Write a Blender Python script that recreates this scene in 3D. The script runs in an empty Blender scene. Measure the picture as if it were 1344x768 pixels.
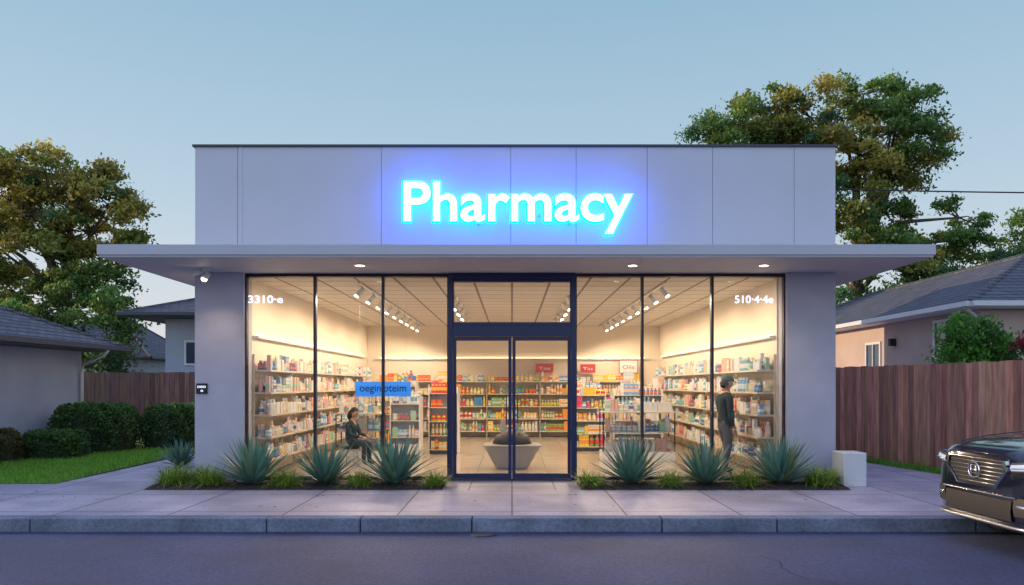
import bpy, math, random
import numpy as np
from mathutils import Vector, Matrix
random.seed(7); rng=np.random.default_rng(7)
scene=bpy.context.scene
COL=scene.collection
# ---------------------------------------------------------------- materials
def nt(name):
    m=bpy.data.materials.new(name); m.use_nodes=True
    n=m.node_tree; b=n.nodes['Principled BSDF']; return m,n,b
def mat(name,col,rough=.6,metal=0.,ns=0,na=.15,bump=0,bs=30,emis=None,es=0,attr=False,spec=.5,coat=0,trans=0,stretch=None,grain=0,gs=28):
    m,n,b=nt(name); L=n.links
    b.inputs['Base Color'].default_value=(*col,1); b.inputs['Roughness'].default_value=rough
    b.inputs['Metallic'].default_value=metal; b.inputs['Specular IOR Level'].default_value=spec
    b.inputs['Coat Weight'].default_value=coat
    tc=n.nodes.new('ShaderNodeTexCoord'); src=None
    if attr:
        a=n.nodes.new('ShaderNodeVertexColor'); a.layer_name='Col'; src=a.outputs[0]
    vec=tc.outputs['Object']
    if stretch:
        mp=n.nodes.new('ShaderNodeMapping'); mp.inputs['Scale'].default_value=stretch
        L.new(vec,mp.inputs[0]); vec=mp.outputs[0]
    for sc,am in ((ns,na),(grain and gs,grain)):
        if not sc: continue
        t=n.nodes.new('ShaderNodeTexNoise'); t.inputs['Scale'].default_value=sc; t.inputs['Detail'].default_value=6
        L.new(vec,t.inputs['Vector'])
        r=n.nodes.new('ShaderNodeMapRange'); r.inputs[1].default_value=.25; r.inputs[2].default_value=.75
        r.inputs[3].default_value=1-am; r.inputs[4].default_value=1+am
        L.new(t.outputs[0],r.inputs[0])
        s=n.nodes.new('ShaderNodeVectorMath'); s.operation='SCALE'
        if src: L.new(src,s.inputs[0])
        else: s.inputs[0].default_value=col
        L.new(r.outputs[0],s.inputs['Scale']); src=s.outputs[0]
    if src: L.new(src,b.inputs['Base Color'])
    if bump:
        t=n.nodes.new('ShaderNodeTexNoise'); t.inputs['Scale'].default_value=bs; t.inputs['Detail'].default_value=5
        L.new(vec,t.inputs['Vector'])
        bp=n.nodes.new('ShaderNodeBump'); bp.inputs['Strength'].default_value=bump; bp.inputs['Distance'].default_value=.02
        L.new(t.outputs[0],bp.inputs['Height']); L.new(bp.outputs[0],b.inputs['Normal'])
    if emis:
        b.inputs['Emission Color'].default_value=(*emis,1); b.inputs['Emission Strength'].default_value=es
    if trans:
        tr=n.nodes.new('ShaderNodeBsdfTranslucent'); mx=n.nodes.new('ShaderNodeMixShader'); mx.inputs[0].default_value=trans
        if src: L.new(src,tr.inputs[0])
        else: tr.inputs[0].default_value=(*col,1)
        L.new(b.outputs[0],mx.inputs[1]); L.new(tr.outputs[0],mx.inputs[2]); L.new(mx.outputs[0],n.nodes['Material Output'].inputs[0])
    return m
def brick(name,c1,c2,mortar,bw,rh,ms,offset=0.,rough=.7,axis='xy',na=.12,ns=3,bump=.3,emis=0):
    m,n,b=nt(name); L=n.links
    tc=n.nodes.new('ShaderNodeTexCoord'); vec=tc.outputs['Object']
    if axis!='xy':
        s=n.nodes.new('ShaderNodeSeparateXYZ'); L.new(vec,s.inputs[0])
        ad=n.nodes.new('ShaderNodeMath'); ad.operation='ADD'; L.new(s.outputs[0],ad.inputs[0]); L.new(s.outputs[1],ad.inputs[1])
        c=n.nodes.new('ShaderNodeCombineXYZ'); L.new(ad.outputs[0],c.inputs[0]); L.new(s.outputs[2],c.inputs[1]); vec=c.outputs[0]
    t=n.nodes.new('ShaderNodeTexBrick'); t.offset=offset; t.squash=1
    t.inputs['Color1'].default_value=(*c1,1); t.inputs['Color2'].default_value=(*c2,1); t.inputs['Mortar'].default_value=(*mortar,1)
    t.inputs['Scale'].default_value=1; t.inputs['Brick Width'].default_value=bw; t.inputs['Row Height'].default_value=rh
    t.inputs['Mortar Size'].default_value=ms; t.inputs['Mortar Smooth'].default_value=.1
    L.new(vec,t.inputs['Vector']); src=t.outputs[0]
    for sc,am in ((ns,na),(22,na*.6)):
        no=n.nodes.new('ShaderNodeTexNoise'); no.inputs['Scale'].default_value=sc; no.inputs['Detail'].default_value=8; L.new(tc.outputs['Object'],no.inputs['Vector'])
        r=n.nodes.new('ShaderNodeMapRange'); r.inputs[1].default_value=.25; r.inputs[2].default_value=.75; r.inputs[3].default_value=1-am; r.inputs[4].default_value=1+am
        L.new(no.outputs[0],r.inputs[0])
        s=n.nodes.new('ShaderNodeVectorMath'); s.operation='SCALE'; L.new(src,s.inputs[0]); L.new(r.outputs[0],s.inputs['Scale']); src=s.outputs[0]
    L.new(src,b.inputs['Base Color']); b.inputs['Roughness'].default_value=rough
    if bump:
        bp=n.nodes.new('ShaderNodeBump'); bp.inputs['Strength'].default_value=bump; bp.inputs['Distance'].default_value=.01; bp.invert=True
        L.new(t.outputs['Fac'],bp.inputs['Height']); L.new(bp.outputs[0],b.inputs['Normal'])
    return m
def emi(name,col,st):
    m,n,b=nt(name); n.nodes.remove(b); e=n.nodes.new('ShaderNodeEmission'); e.inputs[0].default_value=(*col,1); e.inputs[1].default_value=st
    n.links.new(e.outputs[0],n.nodes['Material Output'].inputs[0]); return m
def glassmat(name,tint=(.98,.985,1),refl=.7):
    m,n,b=nt(name); n.nodes.remove(b)
    t=n.nodes.new('ShaderNodeBsdfTransparent'); t.inputs[0].default_value=(*tint,1)
    g=n.nodes.new('ShaderNodeBsdfGlossy'); g.inputs['Roughness'].default_value=.01
    f=n.nodes.new('ShaderNodeFresnel'); f.inputs[0].default_value=1.4
    k=n.nodes.new('ShaderNodeMath'); k.operation='MULTIPLY'; k.inputs[1].default_value=refl; n.links.new(f.outputs[0],k.inputs[0])
    x=n.nodes.new('ShaderNodeMixShader'); n.links.new(k.outputs[0],x.inputs[0]); n.links.new(t.outputs[0],x.inputs[1]); n.links.new(g.outputs[0],x.inputs[2])
    n.links.new(x.outputs[0],n.nodes['Material Output'].inputs[0]); return m
M={}
M['panel']=mat('metal_panel',(.60,.60,.66),.45,ns=.7,na=.06,bump=.03,bs=4)
M['seam']=mat('panel_seam',(.36,.37,.41),.6)
M['coping']=mat('coping',(.05,.055,.07),.5)
M['canopy']=mat('canopy_metal',(.50,.50,.56),.4,ns=1.2,na=.06)
M['soffit']=mat('soffit_paint',(.50,.48,.52),.6,ns=2,na=.05)
M['stucco']=mat('painted_stucco',(.46,.45,.55),.8,ns=2.5,na=.08,bump=.3,bs=60)
M['cream']=mat('cream_paint',(.77,.68,.55),.7,ns=1,na=.03)
M['frame']=mat('dark_frame',(.02,.025,.05),.35,metal=.4)
M['blueframe']=mat('blue_door_frame',(.012,.022,.09),.3,metal=.3)
M['glass']=glassmat('window_glass')
M['darkglass']=mat('dark_glass',(.03,.04,.06),.05,spec=.8)
M['floor']=brick('floor_tile',(.50,.43,.36),(.46,.40,.34),(.28,.25,.22),.6,.6,.006,rough=.18,bump=.05,na=.06)
M['ceil']=brick('ceiling_tile',(.66,.60,.53),(.62,.56,.49),(.20,.17,.14),.62,.62,.022,rough=.8,bump=.1,na=.05)
M['white']=mat('white_paint',(.75,.74,.72),.5,ns=3,na=.06)
M['shelf']=mat('shelf_board',(.60,.53,.43),.5,ns=3,na=.05)
M['steel']=mat('brushed_steel',(.55,.56,.58),.3,metal=.9)
M['black']=mat('black_plastic',(.013,.013,.016),.6)
M['prod']=mat('packaging',(.5,.5,.5),.35,attr=True)
M['neonw']=emi('neon_tube',(.48,.93,1.0),2.6)
M['neonb']=emi('neon_halo',(.0,.065,1.0),36)
M['numglow']=emi('number_glow',(.72,.78,1.0),1.8)
M['lamp']=emi('lamp_lens',(1,.86,.62),14)
M['strip']=emi('light_strip',(1,.76,.45),5)
M['signblue']=mat('sign_blue',(.03,.25,.75),.4,emis=(.03,.28,.9),es=.55)
M['signdark']=mat('sign_lettering',(.01,.03,.12),.5)
M['red']=mat('red_board',(.5,.03,.04),.5)
M['leaf']=mat('foliage',(.08,.1,.03),.5,attr=True,trans=.45,spec=.3)
M['plant']=mat('succulent_leaf',(.1,.2,.15),.45,attr=True,trans=.12)
M['bark']=mat('bark',(.09,.07,.05),.9,ns=6,na=.4,bump=.8,bs=15)
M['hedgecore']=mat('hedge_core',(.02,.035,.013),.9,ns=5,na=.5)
M['mulch']=mat('mulch',(.06,.045,.038),.95,ns=30,na=.6,bump=1,bs=50)
M['soil']=mat('ground_soil',(.09,.10,.06),.95,ns=.4,na=.3,bump=.5)
M['lawn']=mat('lawn_grass',(.12,.25,.04),.9,ns=2.2,na=.35,bump=1,bs=80)
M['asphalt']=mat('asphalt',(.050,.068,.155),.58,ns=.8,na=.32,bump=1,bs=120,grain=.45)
M['pave']=brick('pavement_slab',(.46,.415,.48),(.37,.34,.405),(.10,.09,.12),1.32,1.42,.012,rough=.5,na=.28,ns=1.3,bump=.5)
M['paver']=brick('walk_paver',(.49,.44,.47),(.41,.37,.41),(.12,.11,.13),.62,.56,.011,rough=.45,na=.22,ns=2,bump=.5)
M['kerb']=mat('kerb_stone',(.17,.19,.25),.75,ns=1.8,na=.4,bump=.5,bs=40,grain=.3)
M['concrete']=mat('concrete',(.32,.31,.31),.75,ns=2,na=.15,bump=.3,bs=50)
M['fence']=mat('fence_wood',(.2,.1,.06),.85,attr=True,ns=3,na=.4,bump=.5,bs=12,stretch=(6,6,.6))
M['roof']=brick('roof_tile',(.075,.082,.10),(.115,.122,.145),(.02,.02,.025),.33,.10,.014,offset=.5,axis='xz',rough=.7,bump=1,na=.25)
M['hwall']=mat('house_stucco_blue',(.38,.42,.52),.85,ns=1.5,na=.10,bump=.3,bs=40)
M['hwall2']=mat('house_stucco_pink',(.50,.38,.34),.85,ns=1.5,na=.10,bump=.3,bs=40)
M['trim']=mat('white_trim',(.66,.65,.67),.5,ns=3,na=.05)
M['wingl']=mat('house_window_glass',(.03,.05,.09),.06,spec=.9)
M['gutter']=mat('dark_gutter',(.05,.055,.07),.5)
M['carpaint']=mat('car_paint',(.006,.008,.022),.14,coat=1,metal=.2)
M['chrome']=mat('chrome',(.75,.77,.8),.12,metal=1)
M['tyre']=mat('tyre_rubber',(.012,.012,.013),.8)
M['rim']=mat('alloy',(.4,.41,.43),.25,metal=1)
M['hlamp']=mat('headlamp_lens',(.55,.62,.72),.08,metal=.5,emis=(.5,.65,1),es=.45,coat=1)
M['skin']=mat('skin',(.45,.26,.18),.55,ns=8,na=.06)
M['jacket']=mat('jacket_cloth',(.022,.045,.058),.85,ns=9,na=.3,bump=.3,bs=30)
M['trouser']=mat('trouser_cloth',(.10,.11,.14),.85,ns=9,na=.2,bump=.3,bs=30)
M['shoe']=mat('shoe',(.02,.02,.02),.5)
M['hair']=mat('hair',(.015,.011,.009),.6,ns=30,na=.5)
M['cap']=mat('cap_cloth',(.03,.09,.08),.8,ns=10,na=.2)
M['eye']=mat('eye',(.02,.015,.01),.2)
M['lip']=mat('lip',(.35,.1,.09),.5)
M['cushion']=mat('cushion',(.03,.032,.038),.6,ns=5,na=.2)
M['greybase']=mat('bench_base',(.32,.30,.28),.5,ns=2,na=.12)
# ---------------------------------------------------------------- geometry helper
class Geo:
    def __init__(s): s.v=[];s.f=[];s.m=[];s.c=[]
    def face(s,idx,m=0,c=(1,1,1)): s.f.append(idx);s.m.append(m);s.c.append(c)
    def box(s,x0,x1,y0,y1,z0,z1,m=0,c=(1,1,1)):
        b=len(s.v); s.v+=[(x0,y0,z0),(x1,y0,z0),(x1,y1,z0),(x0,y1,z0),(x0,y0,z1),(x1,y0,z1),(x1,y1,z1),(x0,y1,z1)]
        for q in ((0,3,2,1),(4,5,6,7),(0,1,5,4),(1,2,6,5),(2,3,7,6),(3,0,4,7)): s.face([b+i for i in q],m,c)
        return s
    def poly(s,pts,m=0,c=(1,1,1)):
        b=len(s.v); s.v+=[tuple(p) for p in pts]; s.face(list(range(b,b+len(pts))),m,c); return s
    def lathe(s,prof,cx=0,cy=0,n=12,m=0,cs=None,axis='z',cz=0):
        b=len(s.v)
        for r,z in prof:
            for i in range(n):
                a=2*math.pi*i/n
                if axis=='z': s.v.append((cx+r*math.cos(a),cy+r*math.sin(a),z+cz))
                elif axis=='y': s.v.append((cx+r*math.cos(a),cy+z,cz-r*math.sin(a)))
                else: s.v.append((cx+z,cy+r*math.cos(a),cz+r*math.sin(a)))
        for j in range(len(prof)-1):
            c=cs[j] if cs else (1,1,1)
            for i in range(n):
                k=(i+1)%n; s.face([b+j*n+i,b+j*n+k,b+(j+1)*n+k,b+(j+1)*n+i],m,c)
        s.face([b+i for i in range(n)][::-1],m,cs[0] if cs else (1,1,1))
        t=b+(len(prof)-1)*n; s.face([t+i for i in range(n)],m,cs[-1] if cs else (1,1,1)); return s
    def tube(s,pts,rad,n=7,m=0,c=(1,1,1)):
        pts=[Vector(p) for p in pts]; b=len(s.v)
        for i,p in enumerate(pts):
            d=(pts[min(i+1,len(pts)-1)]-pts[max(i-1,0)]).normalized()
            u=d.cross(Vector((0.31,0.2,.9)) if abs(d.z)<.8 else Vector((1,0.1,0))).normalized(); w=d.cross(u)
            r=rad[i] if hasattr(rad,'__len__') else rad
            for k in range(n):
                a=2*math.pi*k/n; s.v.append(tuple(p+u*(r*math.cos(a))+w*(r*math.sin(a))))
        for i in range(len(pts)-1):
            for k in range(n):
                q=(k+1)%n; s.face([b+i*n+k,b+i*n+q,b+(i+1)*n+q,b+(i+1)*n+k],m,c)
        s.face([b+k for k in range(n)][::-1],m,c); e=b+(len(pts)-1)*n; s.face([e+k for k in range(n)],m,c); return s
    def grid(s,rows,m=0,c=(1,1,1),flip=False):
        b=len(s.v); nr=len(rows); nc=len(rows[0])
        for r in rows: s.v+=[tuple(p) for p in r]
        for i in range(nr-1):
            for j in range(nc-1):
                q=[b+i*nc+j,b+i*nc+j+1,b+(i+1)*nc+j+1,b+(i+1)*nc+j]
                s.face(q[::-1] if flip else q,m,c)
        return s
    def add(s,g,mx=None):
        b=len(s.v)
        s.v+=[tuple(mx@Vector(p)) for p in g.v] if mx else list(g.v)
        for f,m,c in zip(g.f,g.m,g.c): s.face([b+i for i in f],m,c)
        return s
    def mesh(s,name,mats,smooth=False,o=(0,0,0)):
        me=bpy.data.meshes.new(name)
        v=[(p[0]-o[0],p[1]-o[1],p[2]-o[2]) for p in s.v]
        me.from_pydata(v,[],s.f)
        for k in mats: me.materials.append(M[k] if isinstance(k,str) else k)
        me.polygons.foreach_set('material_index',s.m)
        if any(M[k] in (M['prod'],M['leaf'],M['plant'],M['fence']) for k in mats if isinstance(k,str)):
            a=me.color_attributes.new('Col','FLOAT_COLOR','CORNER'); d=[]
            for p,c in zip(s.f,s.c): d+= [c[0],c[1],c[2],1]*len(p)
            a.data.foreach_set('color',d)
        if smooth: me.polygons.foreach_set('use_smooth',[True]*len(s.f))
        me.update(); return me
    def build(s,name,mats,parent=None,smooth=False,bevel=0,loc=None):
        if isinstance(mats,str): mats=[mats]
        o=(0,0,0)
        if parent: o=worldloc(parent)
        if loc: o=loc
        ob=bpy.data.objects.new(name,s.mesh(name,mats,smooth,o)); COL.objects.link(ob)
        if parent: ob.parent=parent
        if loc and not parent: ob.location=loc
        if bevel:
            b=ob.modifiers.new('bevel','BEVEL'); b.width=bevel; b.segments=2; b.limit_method='ANGLE'
        return ob
def each(name,geos,m,parent,smooth=False,bevel=0):
    for g in geos: g.build(name,m,parent,smooth,bevel)
B=lambda *a: Geo().box(*a)
def worldloc(o):
    l=Vector(o.location)
    while o.parent: o=o.parent; l+=Vector(o.location)
    return l
def tag(o,label,cat=None,group=None,kind=None):
    if label:o['label']=label
    if cat:o['category']=cat
    if group:o['group']=group
    if kind:o['kind']=kind
    return o
def thing(name,label,cat,loc=(0,0,0),group=None):
    e=bpy.data.objects.new(name,None); e.empty_display_size=.2; e.location=loc; COL.objects.link(e); return tag(e,label,cat,group)
def part(name,parent,loc=(0,0,0)):
    e=bpy.data.objects.new(name,None); e.location=loc; COL.objects.link(e); e.parent=parent; return e
def struct(o): o['kind']='structure'; return o
def copy_thing(src,loc,rot=0,scale=1):
    n=src.copy(); n.location=loc; n.rotation_euler=(0,0,rot); n.scale=(scale,)*3; COL.objects.link(n)
    def rec(a,b):
        for ch in list(a.children):
            k=ch.copy(); k.parent=b; COL.objects.link(k); rec(ch,k)
    rec(src,n); return n
def textmesh(name,body,x0,z0,w,h,y,matn,parent=None,extrude=.01,offset=0,bev=0):
    cu=bpy.data.curves.new('t','FONT'); cu.body=body; cu.extrude=extrude; cu.offset=offset; cu.bevel_depth=bev; cu.bevel_resolution=2; cu.resolution_u=8
    ob=bpy.data.objects.new('t',cu); COL.objects.link(ob); bpy.context.view_layer.update()
    dg=bpy.context.evaluated_depsgraph_get(); me=bpy.data.meshes.new_from_object(ob.evaluated_get(dg)); bpy.data.objects.remove(ob)
    co=np.empty(len(me.vertices)*3); me.vertices.foreach_get('co',co); co=co.reshape(-1,3)
    mn=co.min(0); mx=co.max(0); sx=w/(mx[0]-mn[0]); sz=h/(mx[1]-mn[1])
    o=worldloc(parent) if parent else Vector((0,0,0))
    out=np.stack([(co[:,0]-mn[0])*sx+x0-o[0], y-co[:,2]-o[1], (co[:,1]-mn[1])*sz+z0-o[2]],1)
    me.vertices.foreach_set('co',out.ravel()); me.materials.clear(); me.materials.append(M[matn])
    me.polygons.foreach_set('material_index',[0]*len(me.polygons)); me.update(); me.name=name
    t=bpy.data.objects.new(name,me); COL.objects.link(t)
    if parent:t.parent=parent
    return t
def quads(name,P,colors,matn,parent=None,loc=None,kind=None):
    N=len(P); me=bpy.data.meshes.new(name); o=np.array(worldloc(parent)) if parent else np.array(loc if loc else (0,0,0))
    me.vertices.add(4*N); me.vertices.foreach_set('co',(P-o).astype(np.float32).ravel())
    me.loops.add(4*N); me.loops.foreach_set('vertex_index',np.arange(4*N,dtype=np.int32))
    me.polygons.add(N); me.polygons.foreach_set('loop_start',np.arange(0,4*N,4,dtype=np.int32))
    try: me.polygons.foreach_set('loop_total',np.full(N,4,dtype=np.int32))
    except Exception: pass
    me.update(calc_edges=True); me.validate()
    a=me.color_attributes.new('Col','FLOAT_COLOR','CORNER')
    c=np.ones((N,4,4),dtype=np.float32); c[:,:,:3]=colors[:,None,:]; a.data.foreach_set('color',c.ravel())
    me.materials.append(M[matn]); ob=bpy.data.objects.new(name,me); COL.objects.link(ob)
    if parent: ob.parent=parent
    elif loc: ob.location=loc
    return ob
def leafquads(C,size,aspect=.55,flat=0):
    N=len(C); u=rng.normal(size=(N,3)); 
    if flat: u[:,2]*=flat
    u/=np.linalg.norm(u,axis=1)[:,None]
    w=rng.normal(size=(N,3)); w-=u*(w*u).sum(1)[:,None]; w/=np.linalg.norm(w,axis=1)[:,None]
    s=(size*rng.uniform(.6,1.3,N))[:,None]; a=u*s; b=w*s*aspect
    return np.stack([C-a,C-b*.9+a*.1,C+a,C+b*.9+a*.1],1)
# ---------------------------------------------------------------- camera
cam=bpy.data.cameras.new('camera'); co=bpy.data.objects.new('camera',cam); COL.objects.link(co)
co.location=(0,-12.1,1.5); co.rotation_euler=(math.pi/2,0,0); cam.sensor_width=36; cam.lens=1028/1344*36; cam.shift_y=121/1344; cam.clip_end=3000; cam.clip_start=.05
scene.camera=co
# ---------------------------------------------------------------- ground, road
g=Geo(); F=1500
g.poly([(-F,-3.2,-.010),(F,-3.2,-.010),(F,F,-.010),(-F,F,-.010)]); g.poly([(-F,-3.2,-.16),(F,-3.2,-.16),(F,-3.2,-.010),(-F,-3.2,-.010)])
g.poly([(-F,-F,-.16),(F,-F,-.16),(F,-3.2,-.16),(-F,-3.2,-.16)]); struct(g.build('ground','soil'))
struct(Geo().poly([(-150,-13.5,-.15),(150,-13.5,-.15),(150,-3.34,-.15),(-150,-3.34,-.15)]).build('road','asphalt'))
g=Geo(); 
for (a,b,c,d) in ((-60,60,-3.12,-1.0),(-60,-.98,-1.0,-.28),(.98,60,-1.0,-.28),(-6.9,-4.9,-.28,9.8),(5.0,9.5,-.28,14)):
    g.poly([(a,c,0),(b,c,0),(b,d,0),(a,d,0)])
struct(g.build('pavement','pave'))
struct(Geo().poly([(-.98,-1.0,0),(.98,-1.0,0),(.98,.05,0),(-.98,.05,0)]).build('entrance_path','paver'))
struct(Geo().poly([(-4.9,-.28,-.002),(5,-.28,-.002),(5,.05,-.002),(-4.9,.05,-.002)]).build('wall_footing_strip','concrete'))
g=Geo(); xs=[-40]
for x in (-33,-27,-21,-15,-11,-8.3,-5.4,-2.75,-1.7,-.45,1.68,2.97,5.2,8.2,12,17,23,30,40): 
    g.box(xs[-1]+.006,x-.006,-3.335,-3.125,-.16,.006); xs.append(x)
struct(g.build('kerb','kerb',bevel=.015))
def crack(p,w):
    g=Geo()
    for a,b in zip(p,p[1:]): g.poly([(a[0],a[1],-.146),(a[0]+w,a[1],-.146),(b[0]+w,b[1],-.146),(b[0],b[1],-.146)])
    struct(g.build('road_crack','tyre'))
p=[(2.4,-4.6)]
while p[-1][1]>-7: p.append((p[-1][0]+random.uniform(-.03,.09),p[-1][1]-random.uniform(.05,.14)))
crack(p,.009)
o=Geo().lathe([(.13,-.149),(.13,-.140),(.10,-.136)],-.32,-3.50,20).build('drain_cover','gutter'); tag(o,'small round dark drain cover at the kerb foot','drain cover')
struct(Geo().poly([(-40,-.28,.004),(-6.9,-.28,.004),(-7.25,9.8,.004),(-40,9.8,.004)]).build('lawn','lawn'))
struct(Geo().poly([(6.35,6,.004),(6.75,6,.004),(8.1,-1.2,.004),(7.5,-1.2,.004)]).build('lawn_strip','lawn'))
def grass(name,x0,x1,y0,y1,n,h,fn=lambda x,y:True):
    C=np.stack([rng.uniform(x0,x1,n),rng.uniform(y0,y1,n),np.full(n,.004)],1); C=C[[fn(a[0],a[1]) for a in C]]; n=len(C)
    a=rng.uniform(0,6.28,n); w=.008; u=np.stack([np.cos(a),np.sin(a),0*a],1)*w; l=np.stack([rng.normal(0,.3,n),rng.normal(0,.3,n),np.ones(n)],1)*(h*rng.uniform(.5,1.2,n))[:,None]
    P=np.stack([C-u,C+u,C+l+u*.2,C+l-u*.2],1)
    c=np.array([.20,.42,.055])*rng.uniform(.6,1.5,(n,1))+rng.normal(0,.008,(n,3)); c=np.clip(c,.005,1)
    o=quads(name,P,c,'leaf'); tag(o,'short mown green grass blades','grass',kind='stuff')
grass('grass',-12,-6.9,-.27,6,30000,.06,lambda x,y:x<-6.92-.035*y)
grass('grass',6.3,8.1,-1.2,6,9000,.08,lambda x,y:6.37+(6-y)*.155<x<6.8+(6-y)*.18)
n=150; fl=[]
for i in range(n):
    if i%2: fl.append((random.uniform(-9,9),-3.36-abs(random.gauss(0,.18)),-.142))
    else: fl.append((random.uniform(-7,7),random.uniform(-3.0,-1.0),.008))
C=np.array(fl); a=rng.uniform(0,6.28,n); s=rng.uniform(.014,.032,n); u=np.stack([np.cos(a),np.sin(a),0*a],1)*s[:,None]; v=np.stack([-np.sin(a),np.cos(a),0*a+.3],1)*s[:,None]*.5
o=quads('fallen_leaves',np.stack([C-u,C-v*np.array([1,1,0]),C+u,C+v],1),np.array([.13,.085,.035])*rng.uniform(.5,1.6,(n,1)),'leaf'); tag(o,'small dry brown leaves scattered on pavement and kerb','leaves',kind='stuff')
# ---------------------------------------------------------------- pharmacy
ph=thing('pharmacy_building','single-storey grey pharmacy with glass front and flat canopy','building')
g=Geo().box(-4.9,-4.15,0,.4,0,3.225); g.box(4.25,5.0,0,.4,0,3.225); g.box(-4.9,-4.18,.4,10.6,0,3.225); g.box(4.25,5.0,.4,10.6,0,3.225); g.box(-4.18,4.25,10.4,10.6,0,3.225)
g.build('wall','stucco',ph)
Geo().box(-4.18,-4.155,.4,10.38,.02,3.18).box(4.225,4.25,.4,10.38,.02,3.18).box(-4.15,4.22,10.37,10.4,.02,3.18).build('interior_wall','cream',ph)
Geo().box(-4.15,4.25,.05,10.36,-.005,.012).build('floor','floor',ph)
Geo().box(-4.15,4.22,.25,10.36,3.18,3.2).build('ceiling','ceil',ph)
g=Geo(); x0,x1,y0,y1,z0,z1=-5.62,5.74,-1.5,3.0,3.23,3.40
g.box(x0,x1,y0,y1,z0+.03,z1); g.box(x0+.02,x1-.02,y0+.02,y1-.02,z0,z0+.03,1)
g.build('canopy',['canopy','soffit'],ph,bevel=.006)
Geo().box(-4.9,5.0,3.003,10.6,3.23,3.4).build('roof','canopy',ph)
g=Geo(); xs=[-4.9,-4.24,-2.02,-.02,.99,2.09,3.1,4.36,5.0]
for a,b in zip(xs,xs[1:]): g.box(a+.003,b-.003,0,.05,3.405,5.17)
g.box(-4.89,4.99,.05,.18,3.405,5.165,1); g.box(-4.9,-4.75,.18,10.6,3.405,5.17); g.box(4.85,5,.18,10.6,3.405,5.17); g.box(-4.75,4.85,10.45,10.6,3.405,5.17)
g.build('parapet',['panel','seam'],ph,bevel=.002)
Geo().box(-4.215,-4.165,-.008,-.0005,3.405,5.17).build('parapet_trim','panel',ph)
Geo().box(-4.93,5.03,-.03,.2,5.172,5.205).box(-4.93,-4.73,.2,10.62,5.172,5.205).box(4.83,5.03,.2,10.62,5.172,5.205).build('coping','coping',ph)
def window(x0,x1,z0,z1,y=.12,fr=.018,mt='frame'):
    w=part('window',ph,(x0,y,z0))
    g=Geo().box(x0,x0+fr,y-.04,y+.06,z0,z1).box(x1-fr,x1,y-.04,y+.06,z0,z1).box(x0+fr,x1-fr,y-.04,y+.06,z0,z0+.05).box(x0+fr,x1-fr,y-.04,y+.06,z1-.04,z1)
    g.build('frame',mt,w); Geo().box(x0+fr,x1-fr,y,y+.008,z0+.05,z1-.04).build('pane','glass',w)
xs=[-4.148,-3.07,-2.01,-.99]
for a,b in zip(xs,xs[1:]): window(a+.001,b-.001,.02,3.22)
xs=[.99,2.03,3.12,4.248]
for a,b in zip(xs,xs[1:]): window(a+.001,b-.001,.02,3.22)
Geo().box(-.985,-.92,.02,.2,.015,3.222).box(.92,.985,.02,.2,.015,3.222).box(-.92,.92,.02,.2,2.25,2.42).box(-.92,.92,.02,.2,3.14,3.222).box(-.92,.92,.03,.2,.013,.035).build('door_surround','blueframe',ph,bevel=.004)
window(-.919,.919,2.422,3.138,.12,.015,'blueframe')
for sx in (-1,1):
    d=part('door',ph,(sx*.88,.1,.04))
    a,b=sorted((sx*.006,sx*.915))
    Geo().box(a,a+.05,.07,.12,.04,2.245).box(b-.05,b,.07,.12,.04,2.245).box(a+.05,b-.05,.07,.12,.04,.12).box(a+.05,b-.05,.07,.12,2.185,2.245).build('frame','blueframe',d,bevel=.003)
    Geo().box(a+.05,b-.05,.09,.098,.12,2.185).build('pane','glass',d)
    hx=sx*.085; Geo().tube([(hx,.07,.9),(hx,.035,.9),(hx,.03,.92),(hx,.03,1.3),(hx,.035,1.32),(hx,.07,1.32)],.009,8).build('handle','blueframe',d,True)
# sign
sg=thing('neon_sign','glowing white and blue neon pharmacy lettering on parapet','sign',(0,-.1,3.78))
textmesh('neon_tube','Pharmacy',-1.65,3.79,3.48,.80,-.205,'neonw',sg,.014,.008,.008)
textmesh('halo_letters','Pharmacy',-1.675,3.767,3.53,.846,-.165,'neonb',sg,.012,.034)
each('bracket',[Geo().tube([(x,-.001,z),(x,-.15,z)],.012) for x,z in ((-1.59,4.1),(-.93,4.2),(-.52,3.98),(-.02,4.1),(.42,4.1),(.88,3.98),(1.55,4.1))],'steel',sg)
textmesh('house_number','3310·e',-4.11,2.77,.54,.12,.10,'numglow',None,.004,.014); tag(bpy.data.objects['house_number'],'small glowing white number lettering on the window glass','sign')
o=textmesh('house_number','510·4·4e',3.47,2.77,.60,.12,.10,'numglow',None,.004,.014); tag(o,'small glowing white digits on the window glass','sign')
k=thing('wall_plaque','small black plaque with white figures on grey pillar','sign',(-4.83,-.02,1.4))
Geo().box(-4.87,-4.70,-.03,-.001,1.36,1.52).build('plate','black',k,bevel=.006)
textmesh('lettering','080',-4.85,1.45,.13,.035,-.031,'numglow',k,.001); textmesh('lettering','8',-4.80,1.39,.04,.03,-.031,'numglow',k,.001)
src=thing('recessed_downlight','round warm recessed downlight in canopy soffit','lamp',(0,0,0),'downlights in the canopy soffit')
Geo().lathe([(.085,-.008),(.085,-.001),(.06,-.001)],0,0,24).build('ring','chrome',src); Geo().lathe([(.058,-.009),(.058,-.004)],0,0,24).build('lens','lamp',src)
first=True
for x in (-2.2,1.75,3.65):
    if first: src.location=(x,-.75,3.23); first=False
    else: copy_thing(src,(x,-.75,3.23))
for x in (-4.5,-2.2,1.75,3.65):
    l=bpy.data.lights.new('l','SPOT'); l.energy=60 if x>-4 else 26; l.spot_size=2.1; l.spot_blend=.9; l.color=(1,.72,.46); l.shadow_soft_size=.05
    q=bpy.data.objects.new('downlight_lamp',l); q.location=(x,-.75 if x>-4 else -.5,3.19 if x>-4 else 3.03); COL.objects.link(q)
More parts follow.
